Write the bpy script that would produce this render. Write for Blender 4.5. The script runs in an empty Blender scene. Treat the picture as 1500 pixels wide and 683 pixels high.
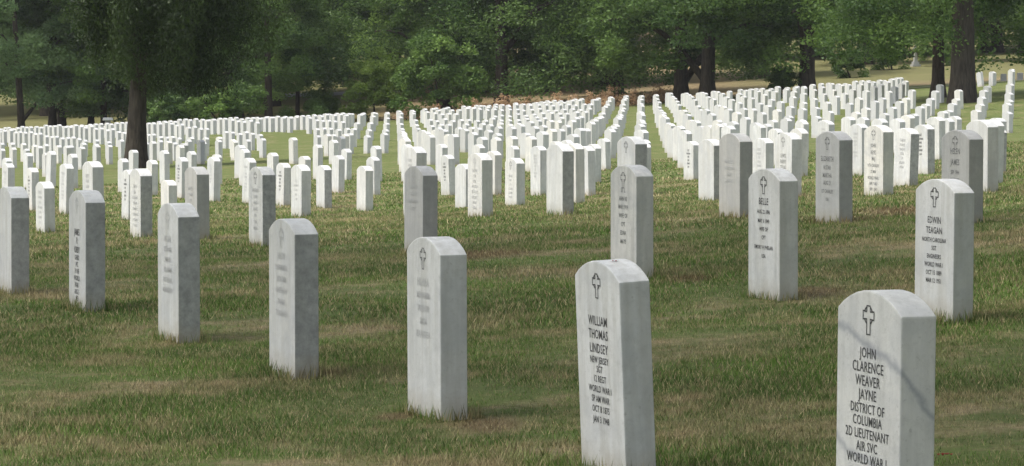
import bpy, bmesh, math, random
import numpy as np
from mathutils import Vector, Matrix
random.seed(7)
R = np.random.default_rng(11)
PI = math.pi
scene = bpy.context.scene
COL = scene.collection

# ------------------------------------------------------------------ camera
HAZE = .00014
FPX = 4640.0                       # focal length in pixels of a 1500 px wide frame
PITCH = math.atan((341.5 - 50.0) / FPX)
cd = bpy.data.cameras.new("camera")
cam = bpy.data.objects.new("camera", cd); COL.objects.link(cam)
cd.sensor_width = 36.0; cd.lens = 36.0 * FPX / 1500.0
cd.clip_start = 0.1; cd.clip_end = 3000
cam.location = (0, 0, 0); cam.rotation_euler = (PI / 2 - PITCH, 0, 0)
scene.camera = cam

def world_from(px, D, py):
    """point seen at pixel (px,py) of the 1500x683 frame at depth D along the lens axis"""
    xc = (px - 750) / FPX * D; yc = -(py - 341.5) / FPX * D
    c, s = math.cos(PITCH), math.sin(PITCH)
    return (xc, D * c + yc * s, yc * c - D * s)
def project(x, y, z):
    c, s = math.cos(PITCH), math.sin(PITCH)
    D = y * c - z * s; yc = y * s + z * c
    return 750 + FPX * x / D, 341.5 - FPX * yc / D, D

# ------------------------------------------------------------------ terrain: thin plate surface through surveyed spots
SURVEY = [(1323,8.2,None,-1.355),(922,9.75,None,-1.395),(646,11.4,625,0),(431,13,560,0),(260,14.8,503,0),(123,16.4,454,0),(14,18.1,432,0),
 (1398,14.2,473,0),(1143,15.9,443.5,0),(384,24,362.5,0),(288,25.5,353,0),(205,27,351,0),
 (1421,19.8,334,0),(1230,21.6,330.6,0),(1084,23.3,321.4,0),(824,26.8,316.5,0),(706,28.4,320,0),
 (534,40.6,310.7,0),(475,42,307,0),(441,33.2,318,0),(676,37.4,309,0),(1294,27.7,289.8,0),(1160,29.3,290.7,0),
 (1047,31,296.8,0),(757,36,304,0),(845,34.4,299,0),(170,49,290,0),(1460,38,255,0),(1466,44,232,0),(1444,26.5,283,0),
 (994,60,237,0),(1005,54,245,0),(550,50,286,0),(553,58,268,0),(560,64,256.5,0),(150,56,274,0),(1240,60,226,0),
 (1482,93,194,0),(1482,105,172,0),(1482,117,149,0),(1480,150,123,0),(937,80,222,0),(937,105,196,0),(937,128,176,0),(937,152,160,0),
 (560,106,224.5,0),(560,158,183,0),(100,103,242,0),(120,156,205,0),(340,125,212,0),(1200,95,194,0),(1200,155,143.5,0),
 (300,130,201,0),(15,88,257,0),(700,130,193,0)]
P = []; Zc = []
for px, D, py, z in SURVEY:
    if py is None:
        P.append(((px-750)/FPX*D, D)); Zc.append(z)
    else:
        w = world_from(px, D, py); P.append((w[0], w[1])); Zc.append(w[2])
for x, y, z in [(-6,3,-1.45),(6,3,-1.35),(0,0,-1.42),(-12,12,-1.55),(12,12,-1.1),(0,-20,-1.4),(-20,-20,-1.5),(20,-20,-1.2),
                (-30,60,-4.2),(30,60,-1.0),(-60,100,-6.2),(60,100,-.5),
                (-28,200,-5.2),(0,200,-3.9),(18,200,-2.5),(36,200,-1.9),(28,260,-1.0),(45,260,-.3),(-10,260,-2.2),(-40,260,-3.8),
                (-18,235,-3.2),(0,340,3),(60,340,5),(-60,340,1),(-110,200,-6),(110,200,0),(-110,60,-7),(110,60,0)]:
    P.append((x, y)); Zc.append(z)
P = np.array(P, float); Zc = np.array(Zc, float)
def phi(d2): return np.where(d2 > 1e-9, .5 * d2 * np.log(np.maximum(d2, 1e-12)), 0.0)
n = len(P); SC = 40.0; Ps = P / SC
A = np.zeros((n+3, n+3)); d2 = ((Ps[:, None] - Ps[None]) ** 2).sum(-1)
A[:n, :n] = phi(d2) + np.eye(n) * 2e-4
A[:n, n] = 1; A[:n, n+1:] = Ps; A[n, :n] = 1; A[n+1:, :n] = Ps.T
W = np.linalg.solve(A, np.concatenate([Zc, [0, 0, 0]]))
def ground(x, y):
    x = np.atleast_1d(np.asarray(x, float)); y = np.atleast_1d(np.asarray(y, float))
    xc = np.clip(x, -110, 110) / SC; yc = np.clip(y, -20, 340) / SC
    out = np.zeros(x.shape).ravel(); xf = xc.ravel(); yf = yc.ravel()
    for k in range(0, len(out), 50000):
        q = np.stack([xf[k:k+50000], yf[k:k+50000]], 1)
        out[k:k+50000] = phi(((q[:, None] - Ps[None]) ** 2).sum(-1)) @ W[:n] + W[n] + q @ W[n+1:]
    out = out.reshape(x.shape)
    return out + np.maximum(y - 340, 0) * .02
def gz(x, y): return float(ground(x, y)[0])
def at(px, D):
    """ground point seen in column px at depth D"""
    x = (px - 750) / FPX * D; y = D
    for _ in range(4):
        z = gz(x, y); y = (D + z * math.sin(PITCH)) / math.cos(PITCH)
    return x, y, gz(x, y)

# ------------------------------------------------------------------ node helpers
def new_mat(name):
    m = bpy.data.materials.new(name); m.use_nodes = True
    nt = m.node_tree; b = nt.nodes["Principled BSDF"]
    return m, nt, b
def node(nt, t, **kw):
    nd = nt.nodes.new(t)
    for k, v in kw.items(): setattr(nd, k, v)
    return nd
def lk(nt, a, b): nt.links.new(a, b)
def noise(nt, vec, scale, detail=4, rough=.55, dist=0.0):
    nd = node(nt, "ShaderNodeTexNoise"); nd.inputs["Scale"].default_value = scale
    nd.inputs["Detail"].default_value = detail; nd.inputs["Roughness"].default_value = rough
    nd.inputs["Distortion"].default_value = dist
    if vec is not None: lk(nt, vec, nd.inputs["Vector"])
    return nd.outputs["Fac"]
def ramp(nt, fac, a, b, c0=(0,0,0,1), c1=(1,1,1,1)):
    nd = node(nt, "ShaderNodeValToRGB"); e = nd.color_ramp.elements
    e[0].position = a; e[1].position = b; e[0].color = c0; e[1].color = c1
    lk(nt, fac, nd.inputs["Fac"]); return nd.outputs["Color"]
def mix(nt, fac, a, b, mode='MIX'):
    nd = node(nt, "ShaderNodeMix", data_type='RGBA', blend_type=mode)
    if isinstance(fac, (int, float)): nd.inputs[0].default_value = fac
    else: lk(nt, fac, nd.inputs[0])
    for i, v in ((6, a), (7, b)):
        if isinstance(v, tuple): nd.inputs[i].default_value = (*v, 1)
        else: lk(nt, v, nd.inputs[i])
    return nd.outputs[2]
def math_n(nt, op, a, b=None, c=None):
    nd = node(nt, "ShaderNodeMath", operation=op)
    for i, v in enumerate((a, b, c)):
        if v is None: continue
        if isinstance(v, (int, float)): nd.inputs[i].default_value = v
        else: lk(nt, v, nd.inputs[i])
    return nd.outputs[0]
def mapping(nt, vec, scale):
    nd = node(nt, "ShaderNodeMapping"); nd.inputs["Scale"].default_value = scale
    lk(nt, vec, nd.inputs["Vector"]); return nd.outputs[0]

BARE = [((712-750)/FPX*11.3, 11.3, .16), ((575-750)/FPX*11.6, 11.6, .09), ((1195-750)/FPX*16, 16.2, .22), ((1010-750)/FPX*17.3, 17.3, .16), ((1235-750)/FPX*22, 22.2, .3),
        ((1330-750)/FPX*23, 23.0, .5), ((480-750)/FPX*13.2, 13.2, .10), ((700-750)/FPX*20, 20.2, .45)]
# dry / green turf colour as a function of world position, shared by the soil sheet and the blades
def turf_colour(nt):
    pos = node(nt, "ShaderNodeNewGeometry").outputs["Position"]
    flat = mapping(nt, pos, (1, 1, 0))
    rot = node(nt, "ShaderNodeMapping"); rot.inputs["Rotation"].default_value = (0, 0, -.38); rot.inputs["Scale"].default_value = (.8, 1.0, 0)
    lk(nt, pos, rot.inputs["Vector"])
    big = noise(nt, rot.outputs[0], .75, 5, .64)
    mid = noise(nt, flat, 3.6, 5, .66)
    s = math_n(nt, 'ADD', math_n(nt, 'MULTIPLY', big, .60), math_n(nt, 'MULTIPLY', mid, .50))
    sep = node(nt, "ShaderNodeSeparateXYZ"); lk(nt, pos, sep.inputs[0])
    lush = ramp(nt, math_n(nt, 'DIVIDE', sep.outputs[1], 100.0), .35, .7)
    dry = ramp(nt, math_n(nt, 'SUBTRACT', s, math_n(nt, 'MULTIPLY', lush, .03)), .535, .66)
    fine = noise(nt, flat, 24, 4, .7)
    green = mix(nt, fine, (.060, .105, .026), (.150, .215, .058))
    green = mix(nt, ramp(nt, noise(nt, flat, .9, 3), .42, .62), green, mix(nt, fine, (.085, .150, .028), (.175, .270, .060)))
    green = mix(nt, lush, green, mix(nt, fine, (.090, .150, .032), (.170, .240, .062)))
    straw = mix(nt, fine, (.26, .205, .110), (.47, .39, .23))
    # litter of dead leaves and bare earth below the wood beyond the graves
    wob = math_n(nt, 'MULTIPLY', noise(nt, flat, .12, 3), 16)
    far = ramp(nt, math_n(nt, 'DIVIDE', math_n(nt, 'ADD', math_n(nt, 'SUBTRACT', sep.outputs[1], 169.0), math_n(nt, 'SUBTRACT', wob, 8)), 10.0), .0, .5)
    back = ramp(nt, math_n(nt, 'DIVIDE', math_n(nt, 'SUBTRACT', sep.outputs[1], 172.0), 10.0), .0, 1)
    right = ramp(nt, math_n(nt, 'DIVIDE', math_n(nt, 'ADD', sep.outputs[0], math_n(nt, 'MULTIPLY', wob, .3)), 40.0), .36, .48)
    litter = mix(nt, noise(nt, flat, 2.5, 4), (.26, .18, .10), (.47, .36, .22))
    grassy = mix(nt, noise(nt, flat, .5, 4), (.16, .19, .06), (.30, .27, .13))
    left = ramp(nt, math_n(nt, 'ADD', math_n(nt, 'DIVIDE', math_n(nt, 'ADD', sep.outputs[0], math_n(nt, 'MULTIPLY', wob, .2)), 40.0), .5), .30, .38, (1,1,1,1), (0,0,0,1))
    litter = mix(nt, math_n(nt, 'MAXIMUM', math_n(nt, 'MULTIPLY', right, back), left), litter, grassy)
    c = mix(nt, dry, green, straw)
    # bare brown earth beside a few stones
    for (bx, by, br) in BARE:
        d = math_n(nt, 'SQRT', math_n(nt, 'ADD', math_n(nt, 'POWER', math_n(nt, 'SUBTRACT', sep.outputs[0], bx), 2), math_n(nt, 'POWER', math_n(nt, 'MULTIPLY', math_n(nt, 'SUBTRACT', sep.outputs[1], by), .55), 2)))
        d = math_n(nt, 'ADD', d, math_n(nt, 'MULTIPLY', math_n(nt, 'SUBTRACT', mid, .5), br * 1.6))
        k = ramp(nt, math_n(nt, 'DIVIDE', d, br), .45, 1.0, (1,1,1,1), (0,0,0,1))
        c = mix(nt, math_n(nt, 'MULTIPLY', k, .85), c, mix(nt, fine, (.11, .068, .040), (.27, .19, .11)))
    return mix(nt, far, c, litter), pos, flat, s

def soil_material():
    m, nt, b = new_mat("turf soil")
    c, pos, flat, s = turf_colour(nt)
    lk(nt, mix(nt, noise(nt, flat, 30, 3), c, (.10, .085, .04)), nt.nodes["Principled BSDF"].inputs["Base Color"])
    b.inputs["Roughness"].default_value = .95; b.inputs["Specular IOR Level"].default_value = .1
    bp = node(nt, "ShaderNodeBump"); bp.inputs["Distance"].default_value = .04; bp.inputs["Strength"].default_value = .8
    lk(nt, noise(nt, flat, 22, 5, .7), bp.inputs["Height"]); lk(nt, bp.outputs[0], b.inputs["Normal"])
    return m
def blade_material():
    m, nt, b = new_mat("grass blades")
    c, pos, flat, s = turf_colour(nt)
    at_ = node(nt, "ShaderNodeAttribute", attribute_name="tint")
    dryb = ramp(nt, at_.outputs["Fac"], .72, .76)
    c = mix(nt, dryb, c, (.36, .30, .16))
    v = math_n(nt, 'ADD', math_n(nt, 'MULTIPLY', math_n(nt, 'FRACT', math_n(nt, 'MULTIPLY', at_.outputs["Fac"], 7.31)), .95), .60)
    hs = node(nt, "ShaderNodeHueSaturation"); lk(nt, c, hs.inputs["Color"]); lk(nt, v, hs.inputs["Value"])
    lk(nt, hs.outputs[0], b.inputs["Base Color"]); b.inputs["Roughness"].default_value = .6
    b.inputs["Specular IOR Level"].default_value = .25
    tr = node(nt, "ShaderNodeBsdfTranslucent"); lk(nt, hs.outputs[0], tr.inputs["Color"])
    ms = node(nt, "ShaderNodeMixShader"); ms.inputs[0].default_value = .3
    lk(nt, b.outputs[0], ms.inputs[1]); lk(nt, tr.outputs[0], ms.inputs[2])
    lk(nt, ms.outputs[0], nt.nodes["Material Output"].inputs["Surface"])
    return m

def marble(name, base=(.68,.68,.665), stain=(.46,.45,.41), amount=.62, vein=False, grey=0.0, mass=False, sides=0.0):
    m, nt, b = new_mat(name)
    tc = node(nt, "ShaderNodeTexCoord"); oi = node(nt, "ShaderNodeObjectInfo")
    off = node(nt, "ShaderNodeVectorMath", operation='ADD')
    sc = node(nt, "ShaderNodeVectorMath", operation='SCALE'); sc.inputs["Scale"].default_value = 37.0
    cmb = node(nt, "ShaderNodeCombineXYZ")
    for i in range(3): lk(nt, oi.outputs["Random"], cmb.inputs[i])
    lk(nt, cmb.outputs[0], sc.inputs[0]); lk(nt, tc.outputs["Object"], off.inputs[0]); lk(nt, sc.outputs[0], off.inputs[1])
    v = off.outputs[0]
    cloud = noise(nt, v, 5, 5, .6, .6)
    streak = noise(nt, mapping(nt, v, (14, 14, 1.3)), 1.6, 5, .6)
    speck = noise(nt, v, 60, 3, .7)
    rnd = noise(nt, mapping(nt, tc.outputs["Object"], (1, 1, 0)), .9, 2) if mass else oi.outputs["Random"]
    tone = mix(nt, rnd, tuple(x * .90 for x in base), base)
    warm = mix(nt, ramp(nt, math_n(nt, 'FRACT', math_n(nt, 'MULTIPLY', rnd, 13.7)), .6, 1.15), tone, (.71, .685, .63))
    c = mix(nt, math_n(nt, 'MULTIPLY', ramp(nt, streak, .40, .66), amount), warm, stain)
    c = mix(nt, math_n(nt, 'MULTIPLY', ramp(nt, cloud, .45, .72), min(.8, amount * .95)), c, (.44, .45, .46))
    c = mix(nt, math_n(nt, 'MULTIPLY', ramp(nt, speck, .60, .74), .55), c, (.40, .39, .36))
    c = mix(nt, math_n(nt, 'MULTIPLY', ramp(nt, noise(nt, v, 26, 5, .75, .4), .50, .68), .38), c, (.43, .425, .40))
    if grey: c = mix(nt, grey, c, (.30, .29, .27))
    if sides:      # narrow side faces mixed towards a mottled darker grey
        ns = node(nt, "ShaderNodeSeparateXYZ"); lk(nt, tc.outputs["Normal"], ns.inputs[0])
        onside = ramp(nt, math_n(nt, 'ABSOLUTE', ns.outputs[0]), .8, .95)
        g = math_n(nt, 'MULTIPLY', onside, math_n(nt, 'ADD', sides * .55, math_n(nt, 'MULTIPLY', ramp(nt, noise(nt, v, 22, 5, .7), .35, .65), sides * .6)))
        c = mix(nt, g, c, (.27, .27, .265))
    sep = node(nt, "ShaderNodeSeparateXYZ"); lk(nt, tc.outputs["Object"], sep.inputs[0])
    # soil splash near the foot
    foot = math_n(nt, 'ADD', sep.outputs[2], math_n(nt, 'MULTIPLY', math_n(nt, 'SUBTRACT', noise(nt, v, 12, 3), .5), .12))
    f = ramp(nt, foot, .0, .11, (1,1,1,1), (0,0,0,1))
    if not mass: c = mix(nt, math_n(nt, 'MULTIPLY', f, .55), c, (.36, .31, .22))
    if vein:
        wob = math_n(nt, 'MULTIPLY', math_n(nt, 'SUBTRACT', noise(nt, tc.outputs["Object"], 7, 4, .6), .5), .10)
        for z0, wd, k in ((.482, .020, .62), (.165, .018, .5)):
            h = math_n(nt, 'ADD', math_n(nt, 'SUBTRACT', sep.outputs[2], z0), wob)
            h = math_n(nt, 'ADD', h, math_n(nt, 'MULTIPLY', math_n(nt, 'SUBTRACT', sep.outputs[0], .165), .29))
            h = math_n(nt, 'ADD', h, math_n(nt, 'MULTIPLY', math_n(nt, 'ADD', sep.outputs[1], .05), 1.15))
            q = ramp(nt, math_n(nt, 'ABSOLUTE', h), .002, wd, (1,1,1,1), (0,0,0,1))
            halo = ramp(nt, math_n(nt, 'ABSOLUTE', h), .0, .06, (1,1,1,1), (0,0,0,1))
            c = mix(nt, math_n(nt, 'MULTIPLY', halo, .22), c, (.45, .47, .50))
            c = mix(nt, math_n(nt, 'MULTIPLY', q, k), c, (.26, .27, .30))
    lk(nt, c, b.inputs["Base Color"])
    b.inputs["Roughness"].default_value = .72; b.inputs["Specular IOR Level"].default_value = .25
    bp = node(nt, "ShaderNodeBump"); bp.inputs["Distance"].default_value = .002; bp.inputs["Strength"].default_value = .5
    lk(nt, speck, bp.inputs["Height"]); lk(nt, bp.outputs[0], b.inputs["Normal"])
    return m
def plain(name, col, rough=.8, var=.0, scale=10):
    m, nt, b = new_mat(name)
    b.inputs["Roughness"].default_value = rough; b.inputs["Specular IOR Level"].default_value = .2
    tc = node(nt, "ShaderNodeTexCoord")
    c = mix(nt, noise(nt, tc.outputs["Object"], scale, 4), tuple(x*(1-var) for x in col), tuple(min(1, x*(1+var)) for x in col))
    lk(nt, c, b.inputs["Base Color"]); return m
def bark(name, a, b_):
    m, nt, b = new_mat(name)
    tc = node(nt, "ShaderNodeTexCoord")
    ridges = noise(nt, mapping(nt, tc.outputs["Object"], (9, 9, 1.4)), 1.5, 6, .65)
    lk(nt, mix(nt, ramp(nt, ridges, .35, .68), a, b_), b.inputs["Base Color"]); b.inputs["Roughness"].default_value = .9
    b.inputs["Specular IOR Level"].default_value = .1
    bp = node(nt, "ShaderNodeBump"); bp.inputs["Distance"].default_value = .05; bp.inputs["Strength"].default_value = 1
    lk(nt, ridges, bp.inputs["Height"]); lk(nt, bp.outputs[0], b.inputs["Normal"]); return m
def leaf_mat(name, dark, light, trans=.45):
    m, nt, b = new_mat(name)
    a = node(nt, "ShaderNodeAttribute", attribute_name="tint"); k = node(nt, "ShaderNodeAttribute", attribute_name="clump")
    f = math_n(nt, 'ADD', math_n(nt, 'MULTIPLY', a.outputs["Fac"], .40), math_n(nt, 'MULTIPLY', math_n(nt, 'POWER', k.outputs["Fac"], 1.4), .75))
    c = mix(nt, f, dark, light)
    lk(nt, c, b.inputs["Base Color"]); b.inputs["Roughness"].default_value = .5; b.inputs["Specular IOR Level"].default_value = .3
    tr = node(nt, "ShaderNodeBsdfTranslucent"); lk(nt, c, tr.inputs["Color"])
    ms = node(nt, "ShaderNodeMixShader"); ms.inputs[0].default_value = trans
    lk(nt, b.outputs[0], ms.inputs[1]); lk(nt, tr.outputs[0], ms.inputs[2])
    lk(nt, ms.outputs[0], nt.nodes["Material Output"].inputs["Surface"]); return m

M = dict(
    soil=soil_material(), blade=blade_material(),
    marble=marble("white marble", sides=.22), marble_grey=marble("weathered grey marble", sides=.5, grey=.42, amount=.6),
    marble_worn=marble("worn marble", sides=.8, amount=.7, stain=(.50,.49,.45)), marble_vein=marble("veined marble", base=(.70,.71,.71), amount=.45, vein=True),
    marble_far=marble("bright marble", base=(.57,.57,.56), amount=.45), granite=plain("granite", (.30,.29,.28), .7, .2),
    paint=plain("black letter paint", (.085,.085,.085), .6, .2), faint=plain("faded letter paint", (.50,.50,.49), .8, .1), mid=plain("half faded letter paint", (.21,.21,.205), .8, .2),
    bark=bark("dark bark", (.030,.024,.019), (.090,.072,.056)), bark2=bark("grey brown bark", (.030,.026,.021), (.085,.072,.058)),
    leaf_a=leaf_mat("broad leaves", (.055,.110,.026), (.215,.330,.075)),
    leaf_b=leaf_mat("deep green leaves", (.036,.078,.022), (.170,.270,.068)),
    leaf_c=leaf_mat("blue green leaves", (.080,.145,.058), (.235,.340,.135)),
    leaf_d=leaf_mat("bright young leaves", (.090,.150,.025), (.230,.320,.065)),
    leaf_w=leaf_mat("willow leaves", (.012,.024,.009), (.070,.110,.028)),
    leaf_o=leaf_mat("dead brown leaves", (.40,.25,.14), (.62,.44,.28)),
    road=plain("pale asphalt", (.30,.30,.30), .9, .1, 2), petal=plain("red petals", (.35,.04,.03), .6, .2),
)

# ------------------------------------------------------------------ object helpers
def link(name, me, mat=None, parent=None):
    o = bpy.data.objects.new(name, me); COL.objects.link(o)
    if mat is not None and me is not None and not me.materials: me.materials.append(mat)
    if parent is not None: o.parent = parent
    return o
def tag(o, label=None, cat=None, group=None, kind=None):
    if label: o["label"] = label
    if cat: o["category"] = cat
    if group: o["group"] = group
    if kind: o["kind"] = kind
    return o
def empty(name, loc, rot=(0,0,0)):
    o = bpy.data.objects.new(name, None); COL.objects.link(o); o.location = loc; o.rotation_euler = rot
    o.empty_display_size = .2; return o
def np_mesh(name, verts, faces_flat, per, attrs=None):
    me = bpy.data.meshes.new(name); nv = len(verts); nf = len(faces_flat) // per
    me.vertices.add(nv); me.vertices.foreach_set("co", np.asarray(verts, np.float32).ravel())
    me.loops.add(nf * per); me.loops.foreach_set("vertex_index", np.asarray(faces_flat, np.int32))
    me.polygons.add(nf); me.polygons.foreach_set("loop_start", np.arange(0, nf * per, per, dtype=np.int32))
    me.polygons.foreach_set("loop_total", np.full(nf, per, np.int32))
    for k, v in (attrs or {}).items():
        a = me.attributes.new(k, 'FLOAT', 'POINT'); a.data.foreach_set("value", np.asarray(v, np.float32))
    me.update(calc_edges=True); return me

# ------------------------------------------------------------------ ground sheet
def axis(pts):
    out = []
    for a, b, s in pts: out += list(np.arange(a, b, s))
    return np.array(out + [pts[-1][1]])
gx = axis([(-900,-120,60),(-120,-40,8),(-40,-8,1.5),(-8,8,.4),(8,40,1.5),(40,120,8),(120,900,60)])
gy = axis([(-200,-20,20),(-20,4,2),(4,30,.35),(30,70,1.0),(70,200,2.0),(200,340,5),(340,1200,50)])
GX, GY = np.meshgrid(gx, gy); GZ = ground(GX, GY)
GZ = GZ + .012 * np.sin(GX * 2.1 + GY * .7) * np.sin(GY * 1.7 - GX * .6)
nx, ny = len(gx), len(gy)
idx = np.arange(nx * ny).reshape(ny, nx)
fc = np.stack([idx[:-1, :-1], idx[:-1, 1:], idx[1:, 1:], idx[1:, :-1]], -1).reshape(-1)
me = np_mesh("ground", np.stack([GX, GY, GZ], -1).reshape(-1, 3), fc, 4)
me.polygons.foreach_set("use_smooth", np.ones(len(me.polygons), bool))
tag(link("ground", me, M["soil"]), kind="structure")

# ------------------------------------------------------------------ grave lattice
TH = .3801540774840552; SA = 1.730659121284592; SB = 3.112686660612252
ORG = np.array([1.0196715423216087, 8.21127565073185])
rv = np.array([-math.sin(TH), math.cos(TH)]); pv = np.array([math.cos(TH), math.sin(TH)])
ROT = math.atan2(-rv[1], -rv[0])          # local x = -r (reading direction of the face), local y = p
WID, THK = .355, .105

def stone_mesh(name, h, arch=.056, w=WID, t=THK, bev=.005, seg=10, bury=.2):
    bm = bmesh.new()
    pts = [(-w/2, -bury), (w/2, -bury)]
    s = h - arch; rad = (w*w/4 + arch*arch) / (2*arch); a0 = math.asin(min(1, (w/2)/rad))
    for k in range(seg+1):
        a = a0 - 2*a0*k/seg
        pts.append((rad*math.sin(a), s - rad*math.cos(a0) + rad*math.cos(a)))
    f1 = [bm.verts.new((x, -t/2, z)) for x, z in pts]
    f2 = [bm.verts.new((x, t/2, z)) for x, z in pts]
    bm.faces.new(f1); bm.faces.new(list(reversed(f2)))
    k = len(pts)
    for i in range(k): bm.faces.new([f1[(i+1) % k], f1[i], f2[i], f2[(i+1) % k]])
    bmesh.ops.recalc_face_normals(bm, faces=bm.faces)
    if bev:
        es = [e for e in bm.edges if len(e.link_faces) == 2 and e.calc_face_angle(0) > .6 and min(v.co.z for v in e.verts) > -bury + .01 or
              (abs(e.verts[0].co.z - e.verts[1].co.z) > .3)]
        bmesh.ops.bevel(bm, geom=es, offset=bev, segments=2, profile=.6, affect='EDGES')
    me = bpy.data.meshes.new(name); bm.to_mesh(me); bm.free(); return me

def cross_mesh(h=.080, w=.064, th=.0040, dx=0):
    """outlined cross: arms flared, open centre"""
    bm = bmesh.new()
    # outline polygon of a latin cross
    a = .0115; z0, z1 = -h/2, h/2; zc = h*.16; aw = w/2; ah = .0115
    out = [(-a,z0),(a,z0),(a,zc-ah),(aw,zc-ah*1.15),(aw,zc+ah*1.15),(a,zc+ah),(a,z1),(-a,z1),(-a,zc+ah),(-aw,zc+ah*1.15),(-aw,zc-ah*1.15),(-a,zc-ah)]
    k = len(out)
    cx, cz = 0, zc
    def inset(i):
        p = Vector(out[i-1]); q = Vector(out[i]); r = Vector(out[(i+1) % k])
        e1 = (q-p).normalized(); e2 = (r-q).normalized()
        n1 = Vector((-e1.y, e1.x)); n2 = Vector((-e2.y, e2.x))
        m = (n1+n2); m = m / max(.3, m.length_squared) * 2
        return q + m * th * .9
    inn = [inset(i) for i in range(k)]
    vo = [bm.verts.new((x, 0, z)) for x, z in out]; vi = [bm.verts.new((p.x, 0, p.y)) for p in inn]
    for i in range(k): bm.faces.new([vo[i], vo[(i+1) % k], vi[(i+1) % k], vi[i]])
    # four small arcs between the arms
    for q in range(4):
        base = PI/4 + q*PI/2
        for s in range(3):
            t0 = base - .42 + s*.28; t1 = t0 + .28
            r1, r2 = .0215, .0260
            vs = [bm.verts.new((rr*math.cos(t), 0, zc + rr*math.sin(t))) for rr, t in ((r1,t0),(r2,t0),(r2,t1),(r1,t1))]
            bm.faces.new(vs)
    me = bpy.data.meshes.new("emblem"); bm.to_mesh(me); bm.free(); return me
EMB = cross_mesh()
DG = None
def text_mesh(lines, sx=.74, bold=.0016):
    """lines: (text, z of the middle, letter height); flat lettering in the x-z plane"""
    vs = []; fs = []
    for txt, z, hh in lines:
        cu = bpy.data.curves.new("t", 'FONT'); cu.body = txt; cu.align_x = 'CENTER'; cu.align_y = 'CENTER'
        cu.size = hh / .70; cu.space_character = 1.06; cu.resolution_u = 2; cu.offset = bold
        o = bpy.data.objects.new("t", cu); COL.objects.link(o)
        bpy.context.view_layer.update()
        m = bpy.data.meshes.new_from_object(o.evaluated_get(bpy.context.evaluated_depsgraph_get()))
        n0 = len(vs)
        vs += [(v.co.x * sx, 0, v.co.y + z) for v in m.vertices]
        fs += [[i + n0 for i in p.vertices] for p in m.polygons]
        bpy.data.objects.remove(o); bpy.data.curves.remove(cu); bpy.data.meshes.remove(m)
    me = bpy.data.meshes.new("lettering"); me.from_pydata(vs, [], fs); me.update(); return me

# heights of the mesh variants
HV = [.56, .60, .63, .66, .68]
VAR = [stone_mesh("headstone", h, arch=.050 + .006*(i % 2)) for i, h in enumerate(HV)]
for v in VAR: v.materials.append(M["marble"])
VARF = [stone_mesh("headstone", h, bev=0, seg=6, w=.40, t=.13, arch=.06) for h in (.62, .66, .70)]
for v in VARF: v.materials.append(M["marble_far"])

# measured stones: (i, j): dict(x corner pixel, height m, material, lean deg, text, paint, label)
def T(*a): return list(a)
def D_(d, *a): return [(t, z - d, h) for t, z, h in a]
JOHN = D_(.018, ("JOHN",.528,.028),("CLARENCE",.490,.028),("WEAVER",.453,.028),("JAYNE",.416,.028),("DISTRICT OF",.379,.026),("COLUMBIA",.346,.026),
         ("2D LIEUTENANT",.311,.026),("AIR SVC",.277,.026),("WORLD WAR I",.243,.026))
WILL = D_(.024, ("WILLIAM",.515,.030),("THOMAS",.472,.030),("LINDSEY",.427,.030),("NEW JERSEY",.390,.021),("SGT",.361,.021),("12 REGT",.330,.021),
         ("WORLD WAR I",.297,.021),("SP AM WAR",.265,.021),("OCT 8 1875",.233,.021),("JAN 3 1948",.199,.021))
EDWI = T(("EDWIN",.452,.030),("TEAGAN",.405,.030),("NORTH CAROLINA",.362,.020),("SGT",.325,.020),("ENGINEERS",.287,.020),("WORLD WAR I",.250,.020),("OCT 15 1889",.213,.020),("MAR 12 1951",.177,.020))
BELL = T(("BELLE",.500,.034),("AUG 22 1896",.448,.020),("MAY 6 1949",.402,.020),("WIFE OF",.360,.020),("CPT",.318,.020),("EMORY H PHELAN",.268,.020),("USA",.224,.020))
STL_ = T(("ST L",.486,.026),("ANN RE",.438,.024),("MAR 1919",.392,.024),("WIFE OF",.344,.024),("CPT",.296,.024),("EDNA",.248,.024),("MAYE",.200,.024))
GREY = T(("ELIZABETH",.445,.034),("R STAR",.385,.030),("MARTHA",.330,.030),("AUG 21",.278,.030),("1ST CAVALRY",.220,.026),("USA",.165,.022))
WEIR = T(("HELEN",.470,.038),("JAMES",.400,.038),("SEP 1944",.335,.026),("WIFE OF",.285,.026))
WHI4 = T(("JOHN",.455,.036),("REYES",.395,.034),("MAJ",.340,.034),("11TH CAVALRY",.280,.028),("ST MIN",.225,.028),("WORLD WAR I",.170,.028),("APR 7 1882",.120,.026),("SEP 1 1947",.070,.026))
WHI5 = T(("LEWIS",.400,.036),("PARRY",.345,.036),("TEXAS",.290,.036))
LEFT = T(("JAMES",.400,.034),("R",.355,.034),("KIRBY",.308,.032),("OHIO",.268,.026),("PFC",.232,.026),("19 INF",.197,.026),("WORLD",.160,.026),("WAR I",.125,.026),("AUG 5",.090,.026),("1951",.055,.026))
def worn(top, nl, seed):
    rr = random.Random(seed); out = []
    for k in range(nl):
        out.append(("".join(rr.choice("IHNELTMA") for _ in range(rr.randint(4, 9))), top - k*.048, .024 if k else .030))
    return out
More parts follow.
